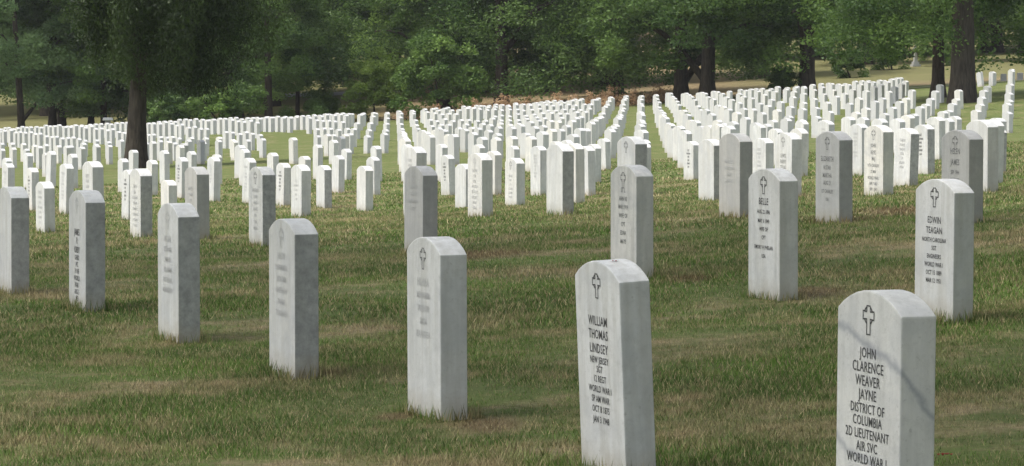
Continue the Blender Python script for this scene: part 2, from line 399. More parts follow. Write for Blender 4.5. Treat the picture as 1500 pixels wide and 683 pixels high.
MEAS = {
 (0,0): dict(top=429, x=1320, h=.680, mat="marble_vein", text=JOHN, ink="paint", emb="paint", label="white headstone with dark diagonal veins and sharp black lettering, cut by the lower frame edge", face="wide"),
 (0,1): dict(top=383, x=918.5, h=.675, mat="marble", lean=-2.4, text=WILL, ink="paint", emb="paint", label="leaning clean white headstone with crisp black lettering and a red leaf on top"),
 (0,2): dict(top=349, x=645, h=.680, mat="marble", text=worn(.50,5,1), ink="faint", emb="mid", label="tall white headstone with worn pale lettering standing in bare brown soil"),
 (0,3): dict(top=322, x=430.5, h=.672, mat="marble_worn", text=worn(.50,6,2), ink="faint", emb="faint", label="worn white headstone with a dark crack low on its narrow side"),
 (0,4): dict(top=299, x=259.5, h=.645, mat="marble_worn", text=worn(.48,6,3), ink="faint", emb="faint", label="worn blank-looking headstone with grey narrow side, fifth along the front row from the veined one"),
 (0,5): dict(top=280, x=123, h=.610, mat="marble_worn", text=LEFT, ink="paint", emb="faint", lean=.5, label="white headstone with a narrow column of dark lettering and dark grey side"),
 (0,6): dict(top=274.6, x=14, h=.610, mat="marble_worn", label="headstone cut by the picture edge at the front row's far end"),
 (1,3): dict(top=263.4, x=1398, h=.640, mat="marble", text=EDWI, ink="paint", emb="paint", label="white headstone with eight dark lines and streaked side, just behind the veined one"),
 (1,4): dict(top=248, x=1143, h=.665, mat="marble", text=BELL, ink="paint", emb="paint", label="white headstone with seven spaced dark lines, standing alone by a brown bare patch"),
 (1,5): dict(top=242.7, x=932.5, h=.640, mat="marble", text=STL_, ink="mid", emb="mid", label="white headstone directly behind the leaning one, with short dark lines and dotted cross"),
 (1,7): dict(top=244, x=618.7, h=.655, mat="marble_grey", text=worn(.45,4,5), ink="faint", emb="faint", label="bluish grey headstone directly behind the tall worn one"),
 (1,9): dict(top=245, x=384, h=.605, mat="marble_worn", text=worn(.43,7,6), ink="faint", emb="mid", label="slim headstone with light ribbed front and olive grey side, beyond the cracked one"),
 (1,10): dict(top=245, x=288, h=.595, mat="marble_grey", text=worn(.42,5,7), ink="faint", label="grey headstone peeping out behind the blank-looking one of the front row"),
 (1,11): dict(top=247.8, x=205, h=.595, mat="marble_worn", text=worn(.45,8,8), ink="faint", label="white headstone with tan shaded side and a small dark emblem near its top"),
 (1,13): dict(top=267, x=64, h=.560, mat="marble", text=worn(.40,7,9), ink="faint", label="short white headstone with tan narrow side seen between the two leftmost front row stones"),
 (2,6): dict(top=191, x=1420, h=.620, mat="marble_grey", text=WEIR, ink="mid", emb="mid", label="grey headstone with arched top directly behind the eight line one"),
 (2,7): dict(top=193, x=1230, h=.645, mat="marble_grey", grey2=True, text=GREY, ink="mid", emb="mid", label="darkest grey headstone with blurred black lettering, beside a bright white lettered one"),
 (2,8): dict(top=196, x=1084, h=.635, mat="marble_grey", text=worn(.42,4,10), ink="faint", label="broad plain grey headstone to the rear of the seven line one"),
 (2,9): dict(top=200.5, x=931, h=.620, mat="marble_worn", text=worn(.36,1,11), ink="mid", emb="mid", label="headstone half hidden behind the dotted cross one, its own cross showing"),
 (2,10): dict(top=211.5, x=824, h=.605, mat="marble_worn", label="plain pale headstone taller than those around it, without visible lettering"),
 (2,11): dict(top=225, x=706, h=.575, mat="marble", text=worn(.43,8,13), ink="faint", emb="faint", label="white headstone with fine ribbed lines on its front at the edge of the open grass"),
 (2,14): dict(top=242, x=441, h=.540, mat="marble", text=worn(.38,5,14), ink="faint", label="thick white headstone just beyond the slim one with olive grey side"),
 (3,9): dict(top=176, x=1447, h=.600, mat="marble", label="white headstone behind the grey arched one at the open end of the rows"),
 (3,10): dict(top=184, x=1294, h=.630, mat="marble", text=WHI4, ink="mid", emb="mid", label="bright white headstone with eight lines of small lettering beside the darkest grey one"),
 (3,11): dict(top=195, x=1160, h=.600, mat="marble", text=WHI5, ink="mid", emb="mid", label="white headstone with three dark words, seen between the seven line and darkest grey ones"),
 (3,12): dict(top=204.6, x=1046, h=.610, mat="marble_worn", label="pale headstone half overlapped by the broad plain grey one"),
 (3,15): dict(top=232, x=756.6, h=.545, mat="marble", text=worn(.36,6,16), ink="faint", emb="mid", label="small white headstone with ribbed lines, alone in a gap beside the plain pale tall one"),
 (3,16): dict(top=240.6, x=682, h=.545, mat="marble", label="small white headstone half hidden by the fine ribbed one"),
 (3,18): dict(top=243.6, x=535, h=.585, mat="marble", label="small white headstone standing alone at the end of a row before green grass"),
 (3,19): dict(top=242.7, x=475, h=.580, mat="marble_worn", label="small headstone with speckled front and grey side between two white ones"),
 (2,17): dict(top=264.5, h=.44, mat="marble", label="unusually short white headstone seen above the blank-looking front row one"),
}
MISSING = {(1,6),(1,8),(2,13),(2,16),(2,15),(1,14),(4,16)}

def place(i, j, D=None):
    q = ORG + rv * SA * j + pv * SB * i
    return q
def corner_to_origin(cx, cy):
    return cx + rv[0]*WID/2 + pv[0]*THK/2, cy + rv[1]*WID/2 + pv[1]*THK/2
bits = {}
def mesh_for(h, mat, key):
    k = (round(h, 3), mat)
    if k not in bits:
        m = stone_mesh("headstone", h); m.materials.append(M[mat]); bits[k] = m
    return bits[k]

SMALL = []
for k_ in range(4):
    m_ = text_mesh(worn(.47, 6 + k_ % 3, 40 + k_), .62); m_.materials.append(M["faint" if k_ < 3 else "mid"]); SMALL.append(m_)
cands = []          # (D, i, j, x, y, z)
for i in range(-2, 60):
    for j in range(-40, 140):
        q = place(i, j)
        D = q[1]
        if D < 7 or D > 165: continue
        x, y = q
        near = D < 62.5
        if near:
            if i < 0: continue
            px = 750 + FPX * x / D
            if px > 1440 and D > 45.5 : continue
            if (i, j) in MISSING: continue
            if i == 0 and j > 6: continue
            if px < 150 and i == 1 and j > 14: continue
        else:
            if D > 159: continue
            if D < 66: continue
            x -= .0020 * (D - 45)
        px = 750 + FPX * x / D
        if px < -16 or px > 1516: continue
        if not near:
            if 388 < px < 462 and 88 < D < 134: continue
            if 150 < px < 245 and 86 < D < 93: continue
            if px < 560 and D < 100 and R.random() < ((.88 if px < 330 else .65) if D < 90 else .3): continue
            if px > 1200 and D < 88: continue
            if px >= 1486: continue
            if px > 1330 and 121 < D < 142: continue
            if px > 1330 and D > 142 and not (px > 1430): continue
            
        if R.random() < .02 and D > 30: continue
        cands.append((D, i, j, x, y))
        if (px < 520 and D > 116) or (640 < px < 870 and D > 116):          # closer-set ranks in the distant block
            cands.append((D + .8, i, j + 1000, x + rv[0] * SA / 2, y + rv[1] * SA / 2))
cands.sort()
N_IND = 300
GROUPS = {1: "headstones in the crowded near block of rows", 2: "headstones in the distant block of rows"}
stones = []
for n_, (D, i, j, x, y) in enumerate(cands):
    if n_ >= N_IND: break
    ms = MEAS.get((i, j))
    if ms and "x" in ms: x = (ms["x"] - 750) / FPX * D
    elif D > 30: x += R.normal(0, .015)
    ox, oy = corner_to_origin(x, y)
    z = gz(ox, oy)
    lean = R.normal(0, .9); tip = R.normal(0, .7); yaw = R.normal(0, .7)
    if ms:
        h = ms["h"]
        if "top" in ms:
            zt = -(math.tan(PITCH + math.atan((ms["top"] - 341.5) / FPX))) * (y + .1)
            h = min(.72, max(.42, zt - z)); print("stone", (i, j), round(D, 1), "h", round(zt - z, 3))
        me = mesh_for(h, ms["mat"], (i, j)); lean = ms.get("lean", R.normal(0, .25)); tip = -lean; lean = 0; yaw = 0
    else:
        k = int(R.integers(0, 5)); h = HV[k]
        if D > 66: k = int(R.integers(0, 3)); me = VARF[k]
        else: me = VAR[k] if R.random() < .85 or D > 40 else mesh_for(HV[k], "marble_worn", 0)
    o = link("headstone", me); o.location = (ox, oy, z)
    o.rotation_euler = Matrix.Rotation(ROT + math.radians(yaw), 3, 'Z').to_4x4().to_euler()
    o.rotation_euler = (Matrix.Rotation(ROT + math.radians(yaw), 3, 'Z') @ Matrix.Rotation(math.radians(lean), 3, 'Y') @ Matrix.Rotation(math.radians(tip), 3, 'X')).to_euler()
    stones.append((o, D, i, j, h))
    if ms:
        tag(o, ms["label"], "headstone", "headstones in the nearest rows")
        if ms.get("text"):
            t = link("lettering", text_mesh(ms["text"], .84 if i < 2 else .74, .0003 if (i, j) in ((0,0),(0,1)) else .0004), M[ms["ink"]], o); t.location = (0, -THK/2 - .0012, 0)
        if ms.get("emb"):
            e = bpy.data.objects.new("cross_emblem", EMB.copy()); e.data.materials.append(M[ms["emb"]]); COL.objects.link(e); e.parent = o
            k = 1.0 if i < 1 else 1.12
            e.scale = (k, 1, k); e.location = (0, -THK/2 - .0012, h - .040 - .039*k)
    elif D < 66:
        if D < 50:
            t = link("lettering", SMALL[int(R.integers(0, 4))], None, o); t.location = (0, -THK/2 - .0012, h - .60)
        tag(o, "white headstone crowded among many others in the block beyond the open grass", "headstone", GROUPS[1])
    else:
        tag(o, "small white headstone among the nearer ranks of the distant block below the trees", "headstone", GROUPS[2])
rest = cands[N_IND:]
vs = []; fs = []
base = VARF
for D, i, j, x, y in rest:
    ox, oy = corner_to_origin(x + R.normal(0, .02), y); z = gz(ox, oy)
    me = base[int(R.integers(0, 3))]
    a = ROT + R.normal(0, .012); ca, sa = math.cos(a), math.sin(a); ln = R.normal(0, .014)
    n0 = len(vs)
    for v in me.vertices:
        lx = v.co.x + v.co.z * ln; vs.append((ox + lx*ca - v.co.y*sa, oy + lx*sa + v.co.y*ca, z + v.co.z))
    fs += [[k + n0 for k in p.vertices] for p in me.polygons]
me = bpy.data.meshes.new("headstones"); me.from_pydata(vs, [], fs); me.update()
M["marble_mass"] = marble("bright marble of the far ranks", base=(.58,.58,.57), amount=.45, mass=True)
tag(link("headstones", me, M["marble_mass"]), "far ranks of tiny white headstones running up to the edge of the wood", "headstones", None, "stuff")
print("stones", len(cands), "individual", len(stones), "rest", len(rest), "near", sum(1 for s in cands if s[0] < 66))

# ------------------------------------------------------------------ grass
def blades(xy, hmin, hmax, w, lean=1.3, clumpy=True):
    m = len(xy); z = ground(xy[:, 0], xy[:, 1])
    ang = R.uniform(0, 2*PI, m); h = R.uniform(hmin, hmax, m)
    la = R.uniform(0, 2*PI, m); ll = R.uniform(.2, lean, m) * h
    wx = np.cos(ang) * w * .5; wy = np.sin(ang) * w * .5
    b0 = np.stack([xy[:, 0] - wx, xy[:, 1] - wy, z - .01], 1); b1 = np.stack([xy[:, 0] + wx, xy[:, 1] + wy, z - .01], 1)
    tp = np.stack([xy[:, 0] + np.cos(la)*ll, xy[:, 1] + np.sin(la)*ll, z + h], 1)
    v = np.stack([b0, b1, tp], 1).reshape(-1, 3)
    t = np.repeat(R.uniform(0, 1, m), 3)
    return v, t
def fan(Ya, Yb, dens, marg=.5):
    """random spots in the camera's fan of view between two distances, with a margin to the sides"""
    area = .5 * (Yb**2 - Ya**2) * .33 + 2*marg*(Yb - Ya)
    m = int(area * dens * 1.02)
    y = np.sqrt(R.uniform(Ya**2, Yb**2, m)); x = R.uniform(-1, 1, m) * (y * .165 + marg)
    return np.stack([x, y], 1)
V_ = []; T_ = []
def thin(xy, k=1.0):
    # uneven density: clumps and bare spots
    g = np.sin(xy[:,0]*3.1 + 1.3*np.sin(xy[:,1]*1.9)) * np.sin(xy[:,1]*2.7 + 1.1*np.sin(xy[:,0]*2.3)) + .6*np.sin(xy[:,0]*8.3+xy[:,1]*5.1)*np.sin(xy[:,1]*9.7-xy[:,0]*4.4)
    return xy[R.uniform(-1.6, 1.0, len(xy)) < g*k + .15]
for (a, b, dens, h0, h1, w) in ((6.5,10,19000,.006,.024,.0050),(10,15,10500,.008,.026,.0068),(15,22,4800,.010,.030,.010),(22,32,1700,.012,.036,.016),(32,46,560,.015,.038,.024),(46,66,180,.015,.04,.036)):
    v, t = blades(thin(fan(a, b, dens)), h0, h1, w); V_.append(v); T_.append(t)
# longer tufts the mower misses round every near stone
for o, D, i, j, h in stones:
    if D > 46: continue
    m = int(520 if D < 20 else 260 if D < 32 else 110)
    lx = R.uniform(-WID/2 - .05, WID/2 + .05, m); ly = R.uniform(-THK/2 - .05, THK/2 + .05, m)
    keep = (np.abs(lx) > WID/2 - .002) | (np.abs(ly) > THK/2 - .002); lx, ly = lx[keep], ly[keep]
    c, s = math.cos(ROT), math.sin(ROT)
    xy = np.stack([o.location.x + lx*c - ly*s, o.location.y + lx*s + ly*c], 1)
    v, t = blades(xy, .03, .075, .006 if D < 20 else .012, .5); V_.append(v); T_.append(t)
V_ = np.concatenate(V_); T_ = np.concatenate(T_)
me = np_mesh("grass", V_, np.arange(len(V_), dtype=np.int32), 3, {"tint": T_})
tag(link("grass", me, M["blade"]), "mown green and straw coloured lawn grass between the graves", "grass", None, "stuff")
print("grass tris", len(V_)//3)

# ------------------------------------------------------------------ trees
def leaf_cloud(centres, radii, per, size, seed, droop=0.0, aspect=.55, flat=.7):
    r = np.random.default_rng(seed)
    m = len(centres) * per
    c = np.repeat(centres, per, 0); rad = np.repeat(radii, per)
    d = r.normal(0, 1, (m, 3)); d /= np.linalg.norm(d, axis=1, keepdims=True)
    d *= (r.uniform(0, 1, (m, 1)) ** .45); d[:, 2] *= flat
    p = c + d * rad[:, None]
    p[:, 2] -= droop * (d[:, 0]**2 + d[:, 1]**2) * rad
    u = r.normal(0, 1, (m, 3)); u[:, 2] *= .6; u /= np.linalg.norm(u, axis=1, keepdims=True)
    w = r.normal(0, 1, (m, 3)); w -= (w*u).sum(1, keepdims=True)*u; w /= np.linalg.norm(w, axis=1, keepdims=True)
    s = size * r.uniform(.6, 1.3, (m, 1))
    v = np.stack([p - u*s, p + w*s*aspect, p + u*s, p - w*s*aspect], 1).reshape(-1, 3)
    tint = np.repeat(r.uniform(0, 1, m), 4)
    cl = np.repeat(np.repeat(r.uniform(0, 1, len(centres)), per), 4)
    return v, tint, cl
def tube_rings(path, radii, k=8, seed=0):
    """vertices+faces of a tube along path"""
    r = random.Random(seed); V = []; F = []
    for a, (p, rad) in enumerate(zip(path, radii)):
        p = Vector(p); nx_ = Vector(path[min(a+1, len(path)-1)]) - Vector(path[max(a-1, 0)])
        nx_.normalize(); u = nx_.orthogonal().normalized() if abs(nx_.z) < .9 else Vector((1,0,0)); u = (u - nx_*u.dot(nx_)).normalized(); w = nx_.cross(u)
        for q in range(k):
            t = 2*PI*q/k; rr = rad * (1 + .10*math.sin(3*t + a*.3 + seed) )
            V.append(tuple(p + u*math.cos(t)*rr + w*math.sin(t)*rr))
    for a in range(len(path)-1):
        for q in range(k): F.append([a*k+q, a*k+(q+1) % k, (a+1)*k+(q+1) % k, (a+1)*k+q])
    return V, F
def trunk_mesh(h, r0, seed, crown_r, zb, limbs=7, fork=0, bend=.4, k=12):
    rr = random.Random(seed); V = []; F = []
    def add(v, f):
        n0 = len(V); V.extend(v); F.extend([[x+n0 for x in q] for q in f])
    bx, by = rr.uniform(-bend, bend), rr.uniform(-bend, bend)
    path = []; rad = []
    for s in range(11):
        t = s/10; z = -.4 + (h*.8+.4)*t
        path.append((bx*t*t*2 + .06*math.sin(5*t+seed), by*t*t*2 + .06*math.cos(4*t+seed), z))
        rad.append(r0*(1.0 - .72*t) * (1 + .55*math.exp(-max(0, z)/.35)))
    add(*tube_rings(path, rad, k, seed))
    for l in range(limbs):
        t = max(.12, min(.85, (zb*.75 + rr.uniform(0, 1)*(h*.75 - zb*.75))/(h*.8)))
        s = int(t*10); p0 = Vector(path[s]); a = rr.uniform(0, 2*PI) if not fork else l*2*PI/limbs + rr.uniform(-.4,.4)
        L = crown_r * rr.uniform(.6, .95) * (1 - .4*t); q = []
        for e in range(6):
            u = e/5; q.append(tuple(p0 + Vector((math.cos(a)*L*u, math.sin(a)*L*u, L*(.55*u + .25*math.sin(u*3))))))
        add(*tube_rings(q, [rad[s]*.55*(1-.8*e/5) for e in range(6)], 6, l))
    me = bpy.data.meshes.new("trunk"); me.from_pydata(V, [], F); me.update()
    me.polygons.foreach_set("use_smooth", np.ones(len(me.polygons), bool)); return me
def crown_mesh(h, cr, zb, nclump, per, size, seed, shape="oak", flat=.6):
    r = np.random.default_rng(seed); C = []; Rr = []
    while len(C) < nclump:
        t = r.uniform(0, 1) ** .8          # relative height
        if shape == "oak": prof = math.sin(PI * (.12 + .88*t) ** .8) ** .6 if t < .98 else 0
        elif shape == "cone": prof = (1 - t) ** .7 + .05
        elif shape == "low": prof = math.cos(t*PI/2) ** .5
        else: prof = 1
        a = r.uniform(0, 2*PI); lob = 1 + .22*math.sin(3*a + seed) + .14*math.sin(5*a + 2*seed + 4*t)
        q = cr * prof * lob * (r.uniform(.25, 1) ** .5)
        C.append((math.cos(a)*q, math.sin(a)*q, zb + (h - zb)*t + r.uniform(-.5, .5)))
        Rr.append(r.uniform(.55, 1.25) * cr * .17 + .15)
    v, t, c = leaf_cloud(np.array(C), np.array(Rr), per, size, seed+5, .35, flat=flat)
    return np_mesh("crown", v, np.arange(len(v), dtype=np.int32), 4, {"tint": t, "clump": c})
PROTO = {}
def proto(key, **k):
    if key not in PROTO:
        PROTO[key] = (trunk_mesh(k["h"], k["r0"], k["seed"], k["cr"], k["zb"], k.get("limbs", 8)),
                      crown_mesh(k["h"], k["cr"], k["zb"], k["n"], k["per"], k["size"], k["seed"], k.get("shape", "oak")))
        PROTO[key][0].materials.append(M[k.get("bark", "bark")]); PROTO[key][1].materials.append(M[k["leaf"]])
    return PROTO[key]
def put_tree(kind, loc, rz, s, name, label, group=None, cat="tree", leaf=None, sz=None):
    tm, cm = PROTO[kind]
    e = empty(name, loc, (0, 0, rz)); e.scale = (s, s, sz or s)
    link("trunk", tm, None, e)
    c = link("crown", cm, None, e)
    if leaf:
        c.material_slots[0].link = 'OBJECT'; c.material_slots[0].material = M[leaf]
    tag(e, label, cat, group); return e
proto("oak",  h=17, cr=6.8, zb=2.3, r0=.42, n=250, per=380, size=.105, seed=3, leaf="leaf_a")
proto("maple",h=15, cr=5.8, zb=.9, r0=.34, n=200, per=380, size=.095, seed=8, leaf="leaf_b")
proto("wide", h=14, cr=7.5, zb=1.6, r0=.42, n=290, per=380, size=.095, seed=14, leaf="leaf_b", shape="low")
proto("airy", h=14, cr=4.4, zb=1.7, r0=.20, n=190, per=330, size=.09, seed=21, leaf="leaf_c")
proto("cone", h=15, cr=3.8, zb=.8, r0=.22, n=180, per=360, size=.085, seed=27, leaf="leaf_b", shape="cone")
proto("small",h=3.2, cr=1.9, zb=.3, r0=.06, n=70, per=170, size=.075, seed=33, leaf="leaf_d", shape="low", limbs=4)
proto("bush", h=1.6, cr=1.2, zb=.1, r0=.05, n=40, per=150, size=.07, seed=40, leaf="leaf_b", shape="low", limbs=4)
proto("high", h=17, cr=6.5, zb=5.5, r0=.42, n=220, per=360, size=.10, seed=77, leaf="leaf_b")
PROTO["dry"] = (trunk_mesh(1.0, .04, 51, .8, .1, 5), crown_mesh(1.1, 1.7, .0, 40, 34, .085, 52, "low"))
PROTO["dry"][0].materials.append(M["bark"]); PROTO["dry"][1].materials.append(M["leaf_o"])

def T_at(kind, px, D, rz, s, name, label, group=None, cat="tree", leaf=None, sz=None):
    x, y, z = at(px, D); return put_tree(kind, (x, y, z - .05), rz, s, name, label, group, cat, leaf, sz)

# --- the edge of the wood, left to right as in the photograph
T_at("airy", 30, 172, .3, 1.05, "tree", "pale blue green tree with thin trunk at the outer end of the wood", leaf="leaf_c")
T_at("airy", 76, 176, 1.9, 1.15, "tree", "blue green tree with stout dark trunk, second along the wood edge", leaf="leaf_c")
T_at("airy", 92, 181, 4.0, 1.2, "tree", "blue green tree standing close against its stout trunked neighbour", leaf="leaf_c")
T_at("airy", 133, 178, 2.6, .95, "tree", "slender tree with a thin straight trunk before the pale lawn", leaf="leaf_a")
T_at("airy", 153, 174, 5.0, .9, "tree", "thin trunked tree beside a white topped marker", leaf="leaf_a")
T_at("bush", 250, 168, 1.1, 1.2, "shrub", "dark leafy shrub right behind the graves beyond the willow trunk", cat="shrub")
T_at("bush", 320, 168, 2.1, 1.3, "shrub", "dense green shrub between the willow and the dark spreading evergreen", cat="shrub", leaf="leaf_a")
T_at("maple", 205, 176, 3.0, .8, "tree", "green tree hidden for the most part behind the willow trunk", leaf="leaf_c")
T_at("maple", 268, 186, 2.2, 1.0, "tree", "green tree seen under the drooping boughs of the willow", leaf="leaf_c")
T_at("maple", 345, 190, .4, 1.05, "tree", "mid green tree just beyond the willow on its open side", leaf="leaf_a")
T_at("cone", 392, 172, .8, 1.0, "conifer_tree", "dark spreading evergreen reaching down to the graves")
T_at("cone", 436, 176, 2.8, .62, "conifer_tree", "smaller dark evergreen beside the opening with old monuments", leaf="leaf_a")
T_at("oak", 470, 232, 2.0, 1.0, "tree", "tall dense tree rising over the opening in the wood", leaf="leaf_a")
T_at("oak", 560, 222, 5.1, 1.05, "tree", "tall full tree rising over the bright little bush", leaf="leaf_b")
T_at("small", 548, 172, .0, 1.02, "small_tree", "bright yellow green little tree at the foot of the wood")
T_at("small", 470, 176, 1.0, .55, "shrub", "low leafy shrub below the opening with old monuments", cat="shrub", leaf="leaf_a")
T_at("wide", 735, 178, 1.2, 1.0, "tree", "great dark broad crowned tree reaching almost to the ground")
T_at("small", 640, 170, 2.0, 1.35, "small_tree", "leafy sapling with lighter green leaves under the edge of the broad crown", leaf="leaf_a")
T_at("maple", 650, 184, .3, .95, "tree", "lighter green tree leaning out from the flank of the broad dark one", leaf="leaf_a")
T_at("wide", 905, 184, 3.9, .86, "tree", "dark low crowned tree with a thin trunk above the rusty brown bank")
T_at("oak", 1000, 170, 5.6, .95, "tree", "dark trunked oak, nearer the rusty bank of a pair standing close together")
T_at("oak", 1035, 167, 2.9, 1.0, "tree", "thick trunked oak, nearer the open hill of a pair standing close together", leaf="leaf_b")
T_at("maple", 1120, 197, 1.1, .9, "tree", "tree with hanging boughs over the bare brown slope", leaf="leaf_a")
T_at("oak", 1183, 166, 4.4, 1.0, "tree", "straight tall dark trunk rising beside a small evergreen shrub", leaf="leaf_a")
T_at("bush", 1150, 166, .4, .95, "shrub", "small dark evergreen shrub at the foot of a straight dark trunk", cat="shrub")
T_at("maple", 1270, 215, .0, 1.0, "tree", "dark tree on the grassy hill behind the pale monument", leaf="leaf_b")
T_at("bush", 1305, 200, 2.4, 1.1, "shrub", "round green bush before the pale monument", cat="shrub", leaf="leaf_a")
T_at("bush", 1245, 190, 1.4, 1.0, "shrub", "dark round bush alone on the slope", cat="shrub")
T_at("small", 1372, 205, 3.4, .8, "shrub", "pale green bush just beside the pale monument", cat="shrub", leaf="leaf_a")
T_at("maple", 1500, 240, .9, 1.1, "tree", "dark green tree closing the view past the twin trunked tree", leaf="leaf_b")
T_at("wide", 1440, 235, 2.1, .9, "tree", "broad dark tree on the hill behind the thick ridged trunk", leaf="leaf_b")
for k, (px, D) in enumerate(((640,166),(700,167),(742,165),(770,170),(812,166),(842,168),(868,166),(898,170),(925,168),(962,172),(596,169))):
    T_at("dry", px, D, k*1.3, .55 + .25*((k*37) % 5)/5, "dead_shrub", "rusty brown dead shrub on the bank behind the graves", "dead shrubs on the bank", "shrub")
# second and third ranks of the wood
rk = random.Random(4); kk = 0
for D, step, off in ((205, 105, 20), (240, 110, -40), (285, 95, 10)):
    px = -60 + off
    while px < 1580:
        open_hill = 1190 < px < 1480 and D < 230
        clearing = 425 < px < 505 and D < 230
        if not open_hill and not clearing and not (D < 210 and 930 < px < 1180):
            kind = rk.choice(["oak", "maple", "oak"])
            T_at(kind, px + rk.uniform(-25, 25), D + rk.uniform(-8, 8), rk.uniform(0, 6), rk.uniform(1.0, 1.3), "tree",
                 "dense green tree deep in the wood behind the others", "trees deep in the wood", leaf=rk.choice(["leaf_a", "leaf_b", "leaf_b", "leaf_c" if px < 300 else "leaf_a"]))
        px += step

# --- the near willow
def strand_crown(cr, ztop, zlow, ns, per, size, seed):
    r = np.random.default_rng(seed); P_ = []; cl = []
    K = 46; ka = r.uniform(0, 2*PI, K); kq = cr * np.sqrt(r.uniform(.02, 1, K)); kd = r.uniform(0, 1, K) ** 1.6; kt = r.uniform(0, 1, K)
    for s in range(ns):
        g = s % K; xx = math.cos(ka[g])*kq[g] + r.normal(0, .26); yy = math.sin(ka[g])*kq[g] + r.normal(0, .26)
        a = math.atan2(yy, xx); q = math.hypot(xx, yy)
        lobe = .5 + .5*math.sin(2.2*a + 1.0)
        top = ztop * (1 - .35*(q/cr)**2) * r.uniform(.75, 1)
        low = zlow * (.80 + 1.5*kd[g] + .35*r.uniform(0, 1) + .5*lobe) + .25*(q/cr)
        x0, y0 = math.cos(a)*q, math.sin(a)*q
        L = top - low
        if L < 1: continue
        m = int(per * L / ztop)
        t = r.uniform(0, 1, m) ** .9
        sway = .18*np.sin(t*4 + s)
        P_.append(np.stack([x0 + sway + r.normal(0, .10 + .10*(1-t), m), y0 + r.normal(0, .14, m), top - L*t], 1))
        cl.append(np.full(m, .75*kt[g] + .25*r.uniform(0, 1)))
    p = np.concatenate(P_); cl = np.concatenate(cl); m = len(p)
    u = r.normal(0, 1, (m, 3)) * [.5, .5, 1]; u /= np.linalg.norm(u, axis=1, keepdims=True)
    w = r.normal(0, 1, (m, 3)); w -= (w*u).sum(1, keepdims=True)*u; w /= np.linalg.norm(w, axis=1, keepdims=True)
    s = size * r.uniform(.6, 1.3, (m, 1))
    v = np.stack([p - u*s, p + w*s*.35, p + u*s, p - w*s*.35], 1).reshape(-1, 3)
    return np_mesh("crown", v, np.arange(len(v), dtype=np.int32), 4, {"tint": np.repeat(r.uniform(0, 1, m), 4), "clump": np.repeat(cl, 4)})
wx_, wy_, wz_ = at(204, 90)
e = empty("willow_tree", (wx_, wy_, wz_ - .02))
tm = trunk_mesh(10, .30, 61, 2.6, 3.2, 9, bend=.10, k=16); tm.materials.append(M["bark2"])
link("trunk", tm, None, e)
cm = strand_crown(3.1, 9.0, 1.75, 620, 400, .066, 62); cm.materials.append(M["leaf_w"])
c = link("crown", cm, None, e); c.location = (.75, .2, 0)
tag(e, "dark weeping tree with hanging leafy strands standing alone among the headstones", "tree")

# --- ridged old tree pair on the right
x_, y_, z_ = at(1407, 119)
e = empty("old_tree", (x_, y_, z_))
V, F = [], []
def ridged(h, r0, flare, seed):
    path = []; rad = []
    for s in range(14):
        t = s/13; z = -.4 + (h+.4)*t
        path.append((.10*math.sin(t*3+seed), .1*math.cos(t*2), z)); rad.append(r0*(1-.35*t)*(1+flare*math.exp(-max(0, z)/.5)))
    k = 28; Vv = []; Ff = []
    for a, (p, rd) in enumerate(zip(path, rad)):
        for q in range(k):
            t = 2*PI*q/k; rr = rd*(1 + .10*abs(math.sin(2.5*t + seed)) + .05*math.sin(7*t + a*.15))
            Vv.append((p[0]+rr*math.cos(t), p[1]+rr*math.sin(t), p[2]))
    for a in range(len(path)-1):
        for q in range(k): Ff.append([a*k+q, a*k+(q+1) % k, (a+1)*k+(q+1) % k, (a+1)*k+q])
    return Vv, Ff
V, F = ridged(8, .43, .35, 1.0)
for l in range(9):
    a = l*.75; q = [(math.cos(a)*4.6*u, math.sin(a)*4.6*u, 4.6 + .35*(l % 4) + 3.2*u + .3*math.sin(5*u)) for u in (0,.2,.4,.6,.8,1)]
    v, f = tube_rings(q, [.20*(1-.8*u) for u in (0,.2,.4,.6,.8,1)], 7, l); n0 = len(V); V += v; F += [[x+n0 for x in g] for g in f]
tm = bpy.data.meshes.new("trunk"); tm.from_pydata(V, [], F); tm.update(); tm.materials.append(M["bark2"])
tm.polygons.foreach_set("use_smooth", np.ones(len(tm.polygons), bool))
link("trunk", tm, None, e)
cm = crown_mesh(13, 6.4, 2.1, 330, 330, .08, 71, "oak"); cm.materials.append(M["leaf_b"]); link("crown", cm, None, e).location = (.6, 5.2, 0)
tag(e, "massive old tree with a thick ridged grey trunk rising among the headstones", "tree")
T_at("high", 1376, 128, 3.3, .66, "tree", "dark trunked tree half hidden behind the thick ridged trunk", leaf="leaf_b", sz=.75)

# --- big trees outside the picture whose crowns shade the nearest graves
proto("shade", h=17, cr=6.0, zb=7.5, r0=.36, n=85, per=150, size=.15, seed=90, leaf="leaf_a", limbs=9)
for (x, y, s, rz, lb) in ((-6.2, 8.5, 1.0, .4, "large leafy tree outside the picture shading the veined headstone"),
                          (-7.5, 18.5, 1.0, 2.2, "large leafy tree outside the picture shading the far end of the front row"),
                          (-5.5, -2.5, .85, 1.2, "unseen leafy tree added close beside the viewpoint to block sky light")):  # this last tree is added, unseen, to dim sky light on the stone sides
    if s: put_tree("shade", (x, y, gz(x, y) - .05), rz, s, "shade_tree", lb)

for (x, y, s, rz, lb) in ((11.5, 5.5, .95, 1.0, "unseen broad low tree added beside the veined headstone to block sky light"), (13.5, 14.5, .95, 4.0, "unseen broad low tree added near the open end of the rows to block sky light")):
    put_tree("wide", (x, y, gz(x, y) - .05), rz, s, "sky_block_tree", lb)  # added trees out of view, keeping sky light off the narrow stone sides

